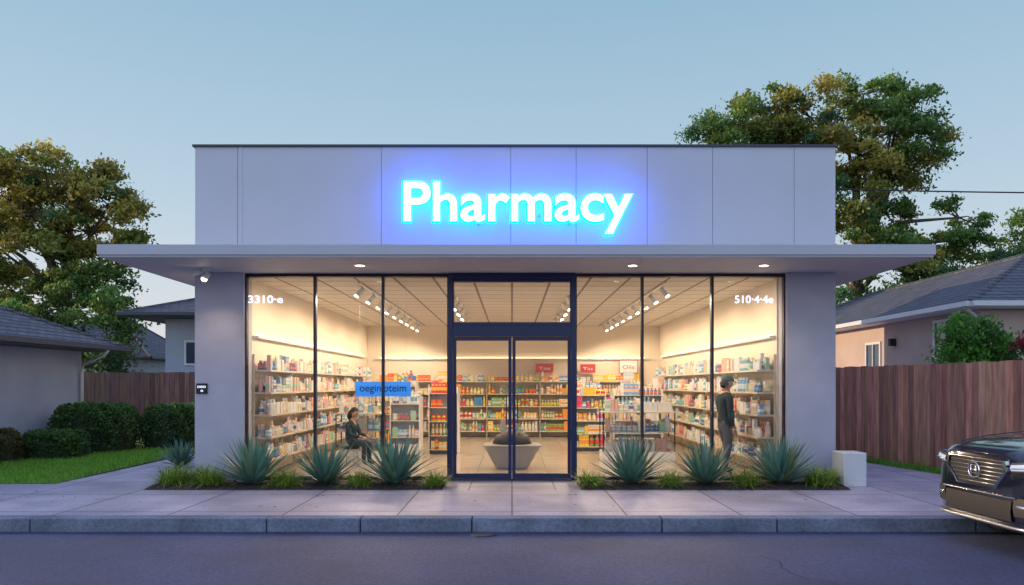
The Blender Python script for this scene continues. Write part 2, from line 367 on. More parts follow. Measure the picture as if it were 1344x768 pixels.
s=thing('security_lamp','small white two-headed spotlight under canopy','lamp',(-4.55,-.45,3.23))
Geo().lathe([(.05,3.20),(.05,3.229)],-4.55,-.45,16).build('mount','white',s)
Geo().tube([(-4.55,-.45,3.2),(-4.52,-.47,3.13)],.02,8).tube([(-4.52,-.43,3.15),(-4.55,-.52,3.07)],[.03,.055],12).tube([(-4.6,-.45,3.18),(-4.72,-.5,3.15)],[.03,.045],12).build('lamp_head','white',s,True)
Geo().lathe([(.045,0),(.045,.004)],-4.55,-.522,16,axis='y',cz=3.068).build('lens','lamp',s)
o=Geo().box(4.86,5.2,-.62,-.2,0,.50).build('utility_box','white',None,bevel=.012,loc=(5.03,-.4,0)); tag(o,'plain low white utility box beside planting bed','utility box')
# ---------------------------------------------------------------- interior: tracks
def track(x,y0,y1,n,e,step=2):
    t=thing('track_light','white ceiling track with angled warm spot heads','lamp',(x,y0,3.17),'track lights on the shop ceiling')
    Geo().box(x-.02,x+.02,y0,y1,3.15,3.179).build('rail','white',t)
    for i in range(n):
        y=y0+.2+(y1-y0-.4)*i/(n-1); dx=(-1 if x<0 else 1)*.07
        h=part('spot_head',t,(0,y-y0,-.05))
        Geo().tube([(x,y,3.15),(x-dx*.2,y,3.09),(x-dx*.5,y+.01,3.10),(x+dx,y-.04,2.97)],[.01,.012,.035,.045],12).build('housing','white',h,True)
        Geo().tube([(x+dx*1.0,y-.04,2.968),(x+dx*1.06,y-.043,2.958)],.040,12).build('lens','lamp',h)
        if e and i%step==0:
            l=bpy.data.lights.new('l','SPOT'); l.energy=e; l.color=(1,.77,.52); l.shadow_soft_size=.06; l.spot_size=math.radians(168); l.spot_blend=.4
            q=bpy.data.objects.new('track_lamp',l); q.location=(x+dx*2.5,y-.06,2.93); q.rotation_euler=(0,math.radians(-14 if x>0 else 14),0); COL.objects.link(q)
track(-2.5,.7,9.4,9,112); track(2.5,.7,9.4,9,112); track(-1.05,1.8,7.0,5,85); track(1.05,1.8,7.0,5,85)
# shelving + products
PAL_W=[(.72,.70,.67),(.74,.72,.68),(.7,.68,.62),(.73,.72,.70),(.68,.70,.72),(.55,.64,.74),(.16,.36,.62),(.72,.55,.36),(.16,.42,.52),(.65,.16,.12),(.74,.70,.66),(.35,.55,.40),(.76,.66,.38),(.10,.16,.35),(.7,.42,.36)]
PAL_C=[(.80,.58,.05),(.80,.55,.04),(.65,.05,.04),(.7,.7,.66),(.72,.7,.62),(.06,.26,.6),(.75,.30,.05),(.20,.42,.12),(.74,.70,.60),(.65,.1,.3),(.8,.5,.06),(.5,.6,.7)]
def mkprod(kind,c,c2,h,w):
    g=Geo()
    if kind=='box':
        g.box(-w/2,w/2,-.03,.03,0,h,0,c); g.box(-w/2-.001,w/2+.001,-.031,.031,h*.25,h*.55,0,c2); g.box(-w*.3,w*.3,-.0315,.0315,h*.68,h*.82,0,c2)
    elif kind=='bottle':
        cap=c2 if random.random()<.5 else (.72,.72,.7); g.lathe([(w*.42,0),(w*.45,h*.08),(w*.45,h*.2),(w*.45,h*.55),(w*.42,h*.68),(w*.2,h*.76),(w*.2,h*.8),(w*.24,h*.81),(w*.24,h)],0,0,10,0,[c,c,c2,c,c,c,cap,cap,cap])
    else:
        g.lathe([(w*.5,0),(w*.5,h*.15),(w*.5,h*.6),(w*.5,h*.7),(w*.53,h*.71),(w*.53,h)],0,0,12,0,[c,c2,c,c,c2,c2])
    return g
VAR={'W':[], 'C':[]}
for key,pal in (('W',PAL_W),('C',PAL_C)):
    for i in range(54):
        kind=random.choice(['box','box','bottle','bottle','jar']); h=random.uniform(.14,.28) if kind!='jar' else random.uniform(.10,.16)
        w=random.uniform(.055,.12) if kind!='jar' else .10
        gg=mkprod(kind,random.choice(pal),random.choice(pal),h,w); nm={'box':'medicine_box','bottle':'medicine_bottle','jar':'medicine_jar'}[kind]
        VAR[key].append((gg,gg.mesh(nm,['prod'],False),w,nm))
PR=[]
def fill(p0,p1,z,rot,key,dens=.97,hmax=1):
    p0=Vector(p0);p1=Vector(p1);L=(p1-p0).length;t=.02;cur=None
    while t<L-.06:
        if random.random()<.5 or cur is None: cur=random.choice(VAR[key])
        w=cur[2]
        if random.random()<dens:
            p=p0.lerp(p1,(t+w/2)/L); PR.append((cur,(p.x+random.uniform(-.015,.015)*abs(math.sin(rot)),p.y,z),rot+random.uniform(-.06,.06)))
        t+=w+.005
def wallunit(x0,x1,y0,y1,zs,side,key,label='tall pale wall shelving stocked with medicine packages'):
    u=thing('shelving_unit',label,'shelf',((x0+x1)/2,(y0+y1)/2,.012),'shelving units along the shop walls')
    each('shelf',[B(x0,x1,y0,y1,z-.03,z) for z in zs],'shelf',u)
    zt=zs[-1]
    if side=='L': Geo().box(x0+.001,x0+.03,y0-.022,y0-.001,.012,zt+.25).build('upright','shelf',u)
    elif side=='R': Geo().box(x1-.03,x1-.001,y0-.022,y0-.001,.012,zt+.25).build('upright','shelf',u)
    else: Geo().box(x0-.02,x0-.001,y0,y1,.012,zt+.12).build('upright','shelf',u)
    for z in zs:
        if side=='L': fill((x1-.06,y0,0),(x1-.06,y1,0),z+.001,math.pi/2,key); fill((x1-.19,y0,0),(x1-.19,y1,0),z+.001,math.pi/2,key,.7)
        elif side=='R': fill((x0+.06,y0,0),(x0+.06,y1,0),z+.001,math.pi/2,key); fill((x0+.19,y0,0),(x0+.19,y1,0),z+.001,math.pi/2,key,.7)
        else: fill((x0,y0+.05,0),(x1,y0+.05,0),z+.001,0,key)
Z=[.3,.66,1.02,1.38,1.74]
for i in range(4):
    y=.45+i*2.3; wallunit(-4.15,-3.86,y,y+2.24,Z,'L','W'); wallunit(3.93,4.22,y,y+2.24,Z,'R','W')
for i in range(5):
    x=-3.7+i*1.5; wallunit(x,x+1.45,9.95,10.36,[.2,.55,.9,1.25,1.6],'B','C')
for x0,x1 in ((-4.154,-4.06),(4.13,4.224)):
    t=thing('wall_light_rail','thin shelf rail with warm strip light on wall','lamp',(x0,5,2.25))
    Geo().box(x0,x1,.45,9.8,2.25,2.29).build('rail','white',t); Geo().box(x0+.03,x0+.06,.5,9.7,2.292,2.302).build('strip','strip',t)
t=thing('wall_light_rail','thin shelf rail with warm strip light on wall','lamp',(0,10.3,2.25))
Geo().box(-3.9,3.9,10.28,10.368,2.22,2.26).build('rail','white',t); Geo().box(-3.8,3.8,10.31,10.34,2.262,2.272).build('strip','strip',t)
def gondola(x0,x1,y0,y1,h,n,key,label):
    u=thing('display_gondola',label,'shelf',((x0+x1)/2,(y0+y1)/2,.012),'free-standing display shelves in the shop')
    ym=(y0+y1)/2; zs=[.12+(h-.25)*i/(n-1) for i in range(n)]
    for z in zs: each('shelf',[B(x0+.02,x1-.02,y0,ym-.012,z-.02,z),B(x0+.02,x1-.02,ym+.012,y1,z-.02,z)],'shelf',u)
    Geo().box(x0+.02,x1-.02,ym-.01,ym+.01,.012,h).build('back_panel','white',u)
    each('side_panel',[B(x0,x0+.018,y0,y1,.012,h),B(x1-.018,x1,y0,y1,.012,h)],'white',u)
    for z in zs: fill((x0+.03,y0+.06,0),(x1-.03,y0+.06,0),z+.001,0,key)
    fill((x0+.03,y1-.08,0),(x1-.03,y1-.08,0),zs[-1]+.001,0,key); fill((x0+.03,ym,0),(x1-.03,ym,0),h+.001,0,key,.7)
gondola(-2.45,-1.85,3.6,4.2,1.25,4,'W','narrow white display stand full of small packages')
gondola(-1.78,-1.15,4.6,5.3,1.45,5,'C','pale display stand with colourful packages')
gondola(-3.3,-2.3,6.6,7.2,1.6,5,'C','pale display stand with colourful packages')
gondola(1.35,2.1,5.4,6.1,1.4,5,'C','pale display stand with colourful packages')
gondola(2.3,3.4,5.6,6.3,1.4,5,'W','pale display stand with white packages')
def counter(x0,x1,y0,y1,h,label,key):
    u=thing('glass_counter',label,'display counter',((x0+x1)/2,y0,.012))
    Geo().box(x0,x1,y0,y1,.012,.2).build('base','white',u,bevel=.004); Geo().box(x0,x1,y0,y1,h-.03,h).build('top','shelf',u,bevel=.004); Geo().box(x0+.02,x1-.02,y0+.02,y1-.02,.58,.595).build('shelf','shelf',u)
    each('post',[B(a,a+.02,b,b+.02,.2,h-.03) for a in (x0,x1-.02) for b in (y0,y1-.02)],'frame',u)
    Geo().box(x0+.02,x1-.02,y0+.004,y0+.008,.2,h-.03).build('pane','glass',u)
    for z in (.201,.596):
        fill((x0+.04,y0+.10,0),(x1-.04,y0+.10,0),z,0,key); fill((x0+.04,y0+.3,0),(x1-.04,y0+.3,0),z,0,key)
    fill((x0+.04,y0+.12,0),(x1-.04,y0+.12,0),h+.001,0,key,.85); fill((x0+.04,y1-.1,0),(x1-.04,y1-.1,0),h+.001,0,'C',.9)
counter(1.75,3.15,3.0,3.6,.98,'glass-fronted display counter filled with colourful packages','W')
counter(-3.45,-2.55,3.2,3.7,.95,'glass-fronted counter with goods on top','W')
for x,y in ((-.16,1.86),(-.05,1.84),(.07,1.88),(.17,1.9)): PR.append((random.choice(VAR['W']),(x,y,.611),0))
cp=Vector(co.location); PR.sort(key=lambda p:(Vector(p[1])-cp).length)
for v,l,r in PR[:290]:
    o=bpy.data.objects.new(v[3],v[1]); o.location=l; o.rotation_euler=(0,0,r); COL.objects.link(o)
    tag(o,'small pharmacy package standing on a shop shelf','package','packages on the shop shelves')
g=Geo()
for v,l,r in PR[290:]: g.add(v[0],Matrix.Translation(l)@Matrix.Rotation(r,4,'Z'))
o=g.build('medicine_packages','prod'); tag(o,'rows of small colourful medicine packages on shelves','packages','packages on the shop shelves','stuff')
for x,w,h,m,tx in ((.92,.5,.26,'red','Tos'),(2.15,.42,.24,'red','Tas'),(3.3,.50,.34,'white','Oiis')):
    b=thing('notice_board','small framed board with lettering above back shelves','sign',(x,10.1,1.85)); z=1.84
    Geo().box(x-w/2-.02,x+w/2+.02,10.1,10.13,z-.02,z+h+.02).build('frame','red' if m=='white' else 'shelf',b); Geo().box(x-w/2,x+w/2,10.09,10.099,z,z+h).build('board',m,b)
    textmesh('lettering',tx,x-w*.33,z+h*.3,w*.66,h*.35,10.088,'white' if m=='red' else 'red',b,.001)
b=thing('blue_hanging_sign','bright blue rectangular sign hanging behind the glass','sign',(-2.05,.5,1.3))
Geo().box(-2.52,-1.63,.50,.52,1.31,1.55).build('panel','signblue',b); textmesh('lettering','oeginipteim',-2.45,1.35,.75,.15,.498,'signdark',b,.001,.008)
each('wire',[Geo().tube([(x,.51,1.55),(x,.51,3.18)],.002,5) for x in (-2.45,-1.7)],'steel',b)
b=thing('round_bench','grey tapered bench with dark round cushion and goods','bench',(0,1.9,.012))
g=Geo(); n=32; rows=[]
for (sx,sy,z) in ((.27,.25,.012),(.30,.28,.05),(.50,.36,.40),(.52,.38,.43),(.50,.36,.445)):
    rows.append([(sx*math.copysign(abs(math.cos(a))**.5,math.cos(a)),1.9+sy*math.copysign(abs(math.sin(a))**.5,math.sin(a)),z) for a in [2*math.pi*i/n for i in range(n+1)]])
g.grid(rows); g.poly(rows[-1][:-1]); g.build('base','greybase',b,False)
Geo().lathe([(.34,.446),(.35,.46),(.29,.58),(.27,.60),(.25,.61)],0,1.95,32).build('cushion','cushion',b,True)
# ---------------------------------------------------------------- planting
def blade(g,o,az,el,L,w,bend,c,seg=6,fold=.25):
    rows=[]; p=Vector(o); e=el; d=L/seg
    side=Vector((-math.sin(az),math.cos(az),0))
    for i in range(seg+1):
        t=i/seg; ww=w*(1-t)**.75*(.75+.9*t*(1-t)*2) if i<seg else .001
        dirv=Vector((math.cos(az)*math.cos(e),math.sin(az)*math.cos(e),math.sin(e))); up=side.cross(dirv)*-1
        rows.append([p-side*ww+up*(ww*fold*-1 if up.z<0 else ww*fold),p,p+side*ww+up*(ww*fold*-1 if up.z<0 else ww*fold)])
        p=p+dirv*d; e-=bend/seg
    g.grid(rows,0,c)
def agave(R,n=72):
    g=Geo()
    for i in range(n):
        t=i/n; az=i*2.39996+random.uniform(-.15,.15); el=math.radians(14+68*t+random.uniform(-6,6)); L=R*random.uniform(.85,1.1)*(1.02-.08*t)
        k=random.uniform(.75,1.3); c=(.11*k,.235*k,.185*k)
        if random.random()<.12: c=(.20*k,.25*k,.12*k)
        blade(g,(.04*math.cos(az),.04*math.sin(az),.02),az,el,L,.040*R/.7,random.uniform(-.1,.25),c)
    return g
def tuft(R,n=340):
    g=Geo()
    for i in range(n):
        az=random.uniform(0,6.283); el=math.radians(random.uniform(25,88)); k=random.uniform(.6,1.5)
        r=R*.4*random.random()**.5; a2=random.uniform(0,6.28)
        blade(g,(r*math.cos(a2),r*math.sin(a2),0),az,el,R*random.uniform(.7,1.15),.007,random.uniform(.5,1.7),(.24*k,.35*k,.05*k),5,.1)
    return g
am=[agave(.74).mesh('agave_plant',['plant']) for _ in range(3)]; tm=[tuft(.36).mesh('grass_tuft',['plant']) for _ in range(3)]
for i,(x,s) in enumerate(((-3.80,1.06),(-2.77,.99),(-1.72,1.09),(1.76,1.07),(2.85,1.0),(3.97,1.08))):
    o=bpy.data.objects.new('agave_plant',am[i%3]); o.location=(x,-.57+.05*(i%2),0.02); o.rotation_euler=(random.uniform(-.05,.05),random.uniform(-.05,.05),i*1.3); o.scale=(s,)*3; COL.objects.link(o)
    tag(o,'large spiky blue-green agave in mulch bed by window','agave plant','agaves in the planting beds')
o=bpy.data.objects.new('agave_plant',am[1]); o.location=(-6.05,2.2,0.0); o.scale=(.75,)*3; COL.objects.link(o); tag(o,'smaller agave on the path beside grey pillar','agave plant','agaves in the planting beds')
for i,(x,y,s) in enumerate(((-5.0,-.5,1.1),(-4.40,-.6,1.05),(-3.30,-.65,.95),(-2.24,-.65,.85),(-1.12,-.65,.82),(1.16,-.65,.86),(2.32,-.65,.85),(3.42,-.65,.95),(4.5,-.6,1.05),(-4.75,-.3,.9),(4.7,-.35,.9),(-5.15,-.3,.7))):
    o=bpy.data.objects.new('grass_tuft',tm[i%3]); o.location=(x,y,0.01); o.rotation_euler=(0,0,i*2.1); o.scale=(s*1.15,s*1.15,s); COL.objects.link(o)
    tag(o,'low yellow-green ornamental grass tuft in mulch bed','ornamental grass','grass tufts in the planting beds')
for x0,x1 in ((-5.25,-.99),(.99,4.83)):
    rows=[]; nx=60; 
    for j in range(9):
        y=-.95+.9*j/8; rows.append([(x0+(x1-x0)*i/nx,y+(random.uniform(-.02,.02) if j==0 else 0),.004+(.03*math.sin(math.pi*j/8)+random.uniform(0,.012) if 0<j<8 else 0)) for i in range(nx+1)])
    struct(Geo().grid(rows).build('planting_bed','mulch'))
g=Geo()
for i in range(800):
    x=random.choice([random.uniform(-5.2,-1.0),random.uniform(1.0,4.8)]); y=random.uniform(-.99,-.1); r=random.uniform(.008,.024)
    g.add(Geo().lathe([(r*.6,0),(r,r*.4),(r*.5,r*.9)],0,0,6),Matrix.Translation((x,y,.012+(.02 if y>-.9 else 0))))
o=g.build('bark_chips','mulch'); tag(o,'dark bark chips scattered over the planting beds','bark chips',kind='stuff')
# ---------------------------------------------------------------- foliage
def hedge(name,x0,x1,y0,y1,h,n,label,c=(.08,.16,.045),kindc='hedge'):
    t=thing(name,label,kindc,((x0+x1)/2,(y0+y1)/2,0)); cx,cy=(x0+x1)/2,(y0+y1)/2; ax,ay=(x1-x0)/2,(y1-y0)/2
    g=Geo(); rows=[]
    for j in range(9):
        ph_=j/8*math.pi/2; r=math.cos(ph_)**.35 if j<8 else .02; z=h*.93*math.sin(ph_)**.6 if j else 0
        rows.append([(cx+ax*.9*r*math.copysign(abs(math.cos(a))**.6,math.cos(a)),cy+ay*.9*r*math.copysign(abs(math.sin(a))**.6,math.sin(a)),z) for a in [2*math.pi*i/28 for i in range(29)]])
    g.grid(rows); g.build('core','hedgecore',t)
    a=rng.uniform(0,6.283,n); q=rng.uniform(0,1,n)**.8*math.pi/2; r=np.cos(q)**.35; 
    jit=rng.uniform(.86,1.04,n)+.05*np.sin(a*7+q*5)
    C=np.stack([cx+ax*r*jit*np.sign(np.cos(a))*abs(np.cos(a))**.6, cy+ay*r*jit*np.sign(np.sin(a))*abs(np.sin(a))**.6, h*jit*np.sin(q)**.6],1)
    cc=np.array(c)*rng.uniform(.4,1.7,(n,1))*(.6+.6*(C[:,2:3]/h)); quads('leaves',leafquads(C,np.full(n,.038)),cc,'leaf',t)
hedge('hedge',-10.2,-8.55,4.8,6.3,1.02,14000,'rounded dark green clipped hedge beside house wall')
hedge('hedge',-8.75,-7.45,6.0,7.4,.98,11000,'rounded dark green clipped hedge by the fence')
hedge('low_shrub',-9.9,-8.75,3.4,4.4,.55,7000,'low dark green shrub at lawn edge',kindc='shrub')
hedge('low_shrub',-10.4,-9.55,2.2,3.4,.62,7000,'low dark olive shrub against the house wall',(.10,.11,.04),'shrub')
hedge('low_shrub',-10.3,-9.3,.6,1.9,.62,7000,'low dark olive shrub against the house wall',(.10,.11,.04),'shrub')
def tree(name,label,base,trunk_top,lumps,n_clump,leaves,leaf,cols,rt=.3,grow=1.14,crr=(.22,.58)):
    t=thing(name,label,'tree',base); g=Geo()
    tt=Vector(trunk_top); b0=Vector(base); mid=b0.lerp(tt,.5)+Vector((random.uniform(-.3,.3)*rt*3,0,0))
    g.tube([b0,b0.lerp(mid,.5),mid,tt],[rt*1.25,rt,rt*.85,rt*.6],10)
    CC=[];CO=[]
    for L in lumps:
        c=Vector(L[:3]); r=Vector(L[3:6])*grow; st=mid.lerp(tt,random.uniform(.2,1))
        m1=st.lerp(c,.5)+Vector((random.uniform(-.5,.5),random.uniform(-.5,.5),random.uniform(0,.6)))*min(1,rt*3)
        g.tube([st,m1,c],[rt*.42,rt*.26,rt*.12],7)
        k=max(5,int(n_clump*r.x*r.z/3.0))
        for _ in range(k):
            while 1:
                d=Vector((random.uniform(-1,1),random.uniform(-1,1),random.uniform(-1,1)))
                if .1<d.length<1: break
            d=d*(1/ d.length)*(d.length**.6)
            q=c+Vector((d.x*r.x,d.y*r.y,d.z*r.z)); 
            if random.random()<.6: g.tube([c,c.lerp(q,.5)+Vector((0,0,random.uniform(-.2,.2)*r.z)),q],[rt*.12,rt*.07,.012],5)
            cr=random.uniform(*crr); n=int(leaves*cr*random.uniform(.6,1.2))
            P=rng.normal(size=(n,3))*np.array([cr,cr,cr*.55])*.68
            P[:,2]-= (P[:,0]**2+P[:,1]**2)*.3
            P+=np.array(q); CC.append(P)
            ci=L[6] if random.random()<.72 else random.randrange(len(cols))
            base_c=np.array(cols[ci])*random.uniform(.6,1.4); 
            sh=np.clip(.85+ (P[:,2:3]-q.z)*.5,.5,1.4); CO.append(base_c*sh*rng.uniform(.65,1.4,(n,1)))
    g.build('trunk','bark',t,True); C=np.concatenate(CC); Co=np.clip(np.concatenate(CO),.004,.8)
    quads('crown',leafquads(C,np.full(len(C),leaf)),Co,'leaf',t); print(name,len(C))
SUNLIT_GOLD=(.46,.40,.09);OLV=(.30,.34,.08);GRN=(.17,.29,.07);BLG=(.10,.22,.09)  # the gold tone paints warm low sunlight into the leaf colour
cs=[SUNLIT_GOLD,OLV,GRN,BLG]
Y=23
tree('tall_tree','tall spreading green tree with painted golden sunlight behind a low house',(-20,Y,0),(-20,Y,6.5),[
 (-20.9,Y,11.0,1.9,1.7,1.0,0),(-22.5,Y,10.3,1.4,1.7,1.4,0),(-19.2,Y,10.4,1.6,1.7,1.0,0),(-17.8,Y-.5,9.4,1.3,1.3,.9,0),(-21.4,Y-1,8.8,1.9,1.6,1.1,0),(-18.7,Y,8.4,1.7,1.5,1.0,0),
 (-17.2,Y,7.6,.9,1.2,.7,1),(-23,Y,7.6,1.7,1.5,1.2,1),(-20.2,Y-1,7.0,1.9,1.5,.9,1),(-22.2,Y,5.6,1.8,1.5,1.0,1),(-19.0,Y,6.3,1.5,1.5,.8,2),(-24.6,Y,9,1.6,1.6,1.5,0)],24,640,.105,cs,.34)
tree('broadleaf_tree','shorter dense green tree behind wooden fence',(-18.4,Y-2,0),(-18.4,Y-2,3.2),[
 (-18.6,Y-2,4.6,1.9,1.5,1.1,2),(-17.2,Y-2,4.2,1.2,1.3,1.2,2),(-20,Y-2,4.2,1.4,1.3,1.0,2),(-17.9,Y-2,2.8,1.6,1.3,.9,2),(-16.6,Y-2,2.6,.9,1.3,.8,3)],24,600,.095,cs[1:],.25)if 0 else tree('broadleaf_tree','shorter dense green tree behind wooden fence',(-18.4,Y-2,0),(-18.4,Y-2,3.2),[
 (-18.6,Y-2,4.6,1.9,1.5,1.1,1),(-17.2,Y-2,4.2,1.2,1.3,1.2,1),(-20,Y-2,4.2,1.4,1.3,1.0,1),(-17.9,Y-2,2.8,1.6,1.3,.9,1),(-16.6,Y-2,2.6,.9,1.3,.8,2)],24,600,.095,cs[1:],.25)
tree('tall_tree','tall leafy tree with painted sunlit golden patches behind the pharmacy',(11.5,Y,0),(11.6,Y,9.5),[
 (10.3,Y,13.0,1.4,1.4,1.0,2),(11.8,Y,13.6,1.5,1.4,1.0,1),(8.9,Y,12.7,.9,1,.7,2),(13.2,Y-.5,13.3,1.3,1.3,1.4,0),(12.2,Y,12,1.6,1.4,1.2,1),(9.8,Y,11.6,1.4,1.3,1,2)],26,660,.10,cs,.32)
tree('tall_tree','tallest leafy green tree with painted sunlit golden edges behind pharmacy',(15.9,Y+1,0),(16.1,Y+1,9),[
 (16.2,Y+1,14.9,1.4,1.4,.9,2),(17.9,Y+1,14.5,1.3,1.4,1.0,2),(15.2,Y+1,13.8,1.0,1.3,1.0,1),(18.9,Y+1,13.3,1.1,1.4,.9,2),(17.0,Y,12.8,1.5,1.4,1.0,2),(18.8,Y+1,11.8,1.0,1.2,.8,2),(15.6,Y,11.8,1.2,1.4,1.1,0),
 (17.0,Y+1,11.0,1.3,1.3,.8,1),(15.3,Y,9.8,1.2,1.4,1.3,1),(17.2,Y+1,9.4,1.1,1.2,.9,2),(20.6,Y+1,9.2,1.1,1.3,.8,2),(21.3,Y+1,8.2,1.0,1.3,.7,2),(19.4,Y+1,7.9,1.3,1.3,.9,2),(15.6,Y,7.6,1.3,1.4,1.3,2),(17.4,Y,6.8,1.4,1.4,1.2,2),(15.6,Y,5.2,1.4,1.4,1.1,3),(19,Y,6,1.4,1.3,.9,3)],26,640,.10,cs,.36)
tree('broadleaf_tree','green tree rising over the neighbouring roof',(24.3,Y+2,0),(24.3,Y+2,5),[(23.9,Y+2,8.1,1.1,1.3,.9,2),(25.3,Y+2,8.8,1.3,1.3,1.1,2),(24.6,Y+2,7,1.6,1.3,.9,3)],24,600,.105,cs,.25)
tree('leafy_shrub','bright green leafy shrub behind wooden fence',(9.1,3.3,0),(9.1,3.3,1.6),[(9.05,3.3,2.55,.42,.4,.30,0),(9.5,3.4,2.25,.42,.4,.32,0),(8.75,3.3,2.1,.42,.4,.28,0),(9.2,3.2,2.0,.6,.4,.3,0)],420,560,.05,[(.13,.33,.05),(.09,.23,.05)],.05,1.1,(.12,.22))
tree('flowering_shrub','shrub with dark red flowers behind fence',(9.85,2.7,0),(9.85,2.7,1.3),[(9.85,2.7,2.3,.25,.25,.3,0),(9.75,2.7,1.95,.3,.25,.25,1)],500,560,.04,[(.36,.03,.08),(.10,.18,.05)],.04,1.1,(.1,.16))
# ---------------------------------------------------------------- houses
def hip(x0,x1,y0,y1,z,sl):
    g=Geo(); 
    if x1-x0>y1-y0:
        d=(y1-y0)/2; a=(x0+d,(y0+y1)/2,z+d*sl); b=(x1-d,(y0+y1)/2,z+d*sl)
        A,B_,C,D=(x0,y0,z),(x1,y0,z),(x1,y1,z),(x0,y1,z)
        g.poly([A,B_,b,a]).poly([B_,C,b]).poly([C,D,a,b]).poly([D,A,a])
    else:
        d=(x1-x0)/2; a=((x0+x1)/2,y0+d,z+d*sl); b=((x0+x1)/2,y1-d,z+d*sl)
        A,B_,C,D=(x0,y0,z),(x1,y0,z),(x1,y1,z),(x0,y1,z)
        g.poly([A,B_,a]).poly([B_,C,b,a]).poly([C,D,b]).poly([D,A,a,b])
    g.ridge=(a,b); g.corn=(A,B_,C,D); g.long=x1-x0>y1-y0
    return g
def house(name,label,x0,x1,y0,y1,h,ov,sl,wm,trimm,wins=()):
    t=thing(name,label,'house',((x0+x1)/2,(y0+y1)/2,0))
    Geo().box(x0,x1,y0,y1,0,h-.11).build('wall',wm,t)
    r=hip(x0-ov,x1+ov,y0-ov,y1+ov,h+.012,sl); rr=r.build('roof','roof',t)
    a,b=r.ridge; A,B_,C,D=r.corn; g=Geo()
    prs=((A,a),(D,a),(B_,b),(C,b),(a,b)) if r.long else ((A,a),(B_,a),(C,b),(D,b),(a,b))
    for p,q in prs: g.tube([p,q],.07,6)
    g.build('ridge_cap','roof',t)
    Geo().box(x0-ov,x1+ov,y0-ov,y1+ov,h-.10,h+.01).build('fascia',trimm,t)
    each('gutter',[B(x0-ov-.1,x0-ov-.002,y0-ov,y1+ov,h-.08,h+.03),B(x1+ov+.002,x1+ov+.1,y0-ov,y1+ov,h-.08,h+.03),B(x0-ov,x1+ov,y0-ov-.1,y0-ov-.002,h-.08,h+.03)],trimm,t)
    for (ax,p,a,b,z0,z1) in wins:
        w=part('window',t,(0,0,1))
        if ax=='x':
            s=-1 if p<=x0+.01 else 1; q0,q1=sorted((p,p+s*.05)); r0,r1=sorted((p+s*.001,p+s*.02))
            Geo().box(q0,q1,a-.07,a,z0-.07,z1+.07).box(q0,q1,b,b+.07,z0-.07,z1+.07).box(q0,q1,a,b,z0-.07,z0).box(q0,q1,a,b,z1,z1+.07).box(q0,q1,(a+b)/2-.02,(a+b)/2+.02,z0,z1).build('frame','trim',w)
            Geo().box(r0,r1,a,b,z0,z1).build('pane','wingl',w)
        else:
            Geo().box(a-.07,a,p-.05,p,z0-.07,z1+.07).box(b,b+.07,p-.05,p,z0-.07,z1+.07).box(a,b,p-.05,p,z0-.07,z0).box(a,b,p-.05,p,z1,z1+.07).build('frame','trim',w)
            Geo().box(a,b,p-.02,p-.001,z0,z1).build('pane','wingl',w)
    return t
h=house('neighbour_house','low blue-grey stucco house with dark tiled hip roof',-20,-10.5,-.2,7.0,2.42,.75,.42,'hwall','gutter')
Geo().tube([(-9.72,6.75,2.34),(-9.85,6.8,2.2),(-10.40,6.9,2.0),(-10.43,6.9,1.8),(-10.43,6.9,.1)],.04,8).build('downpipe','trim',h,True)
h=house('neighbour_house','beige stucco house with grey tile roof and white gutter',10.4,16.4,5.3,20,3.28,.5,.45,'hwall2','trim',[('x',10.4,6.1,7.1,2.2,3.0),('x',10.4,10.0,10.8,1.9,2.65),('y',5.3,12,13.4,1.4,2.7)])
Geo().box(10.24,10.399,9.1,9.22,2.55,2.75).build('wall_lamp','black',h)
Geo().tube([(9.86,5.0,3.2),(10.3,5.24,3.0),(10.33,5.24,.1)],.04,8).build('downpipe','trim',h,True)
house('neighbour_house','grey two-level house with dark hip roof behind fence',-13.1,-4,17.5,24,4.1,1.2,.35,'hwall','gutter',[('y',17.5,-12.3,-11.9,2.3,3.1)])
house('neighbour_house','distant small grey house with steep tiled roof',-27,-20.2,31,37,3.0,.6,.75,'hwall','gutter')
# ---------------------------------------------------------------- fences
def fence(p0,p1,h,label,pw=.14,tone=(.17,.085,.05)):
    p0=Vector((*p0,0));p1=Vector((*p1,0)); L=(p1-p0).length; d=(p1-p0)/L; ang=math.atan2(d.y,d.x)
    t=thing('wooden_fence',label,'fence',p0); g=Geo(); k=int(L/pw)
    for i in range(k):
        f=random.uniform(.6,1.35); c=(tone[0]*f,tone[1]*f*random.uniform(.9,1.1),tone[2]*f*random.uniform(.9,1.1)); hh=h+random.uniform(-.012,.012)
        b=Geo().box(i*pw+.004,(i+1)*pw-.004,-.011+random.uniform(-.004,.004),.011,.03,hh,0,c)
        g.add(b,Matrix.Translation(p0)@Matrix.Rotation(ang,4,'Z'))
    g.build('planks','fence',t)
    MX=Matrix.Translation(p0)@Matrix.Rotation(ang,4,'Z')
    each('rail',[Geo().add(Geo().box(0,L,.016,.055,z,z+.09,0,tone),MX) for z in (.35,1.0,h-.25)],'fence',t)
    each('post',[Geo().add(Geo().box(i*2.2,i*2.2+.09,.057,.147,0,h-.05,0,tone),MX) for i in range(int(L/2.2)+1)],'fence',t)
fence((-14,10.0),(-4.95,10.0),1.85,'dark brown weathered wooden plank fence behind lawn',tone=(.18,.10,.085))
fence((6.75,5.6),(8.15,-1.6),1.87,'reddish-brown wooden plank fence along side path',tone=(.60,.28,.19))
fence((5.05,8.5),(6.7,5.7),1.87,'reddish-brown wooden plank fence behind side path',tone=(.60,.28,.19))
o=Geo().tube([(x,8,6.5+.0012*(x-18)**2-.1) for x in range(-2,60,2)],.018,6).build('power_line','black'); tag(o,'thin dark overhead power cable','cable')
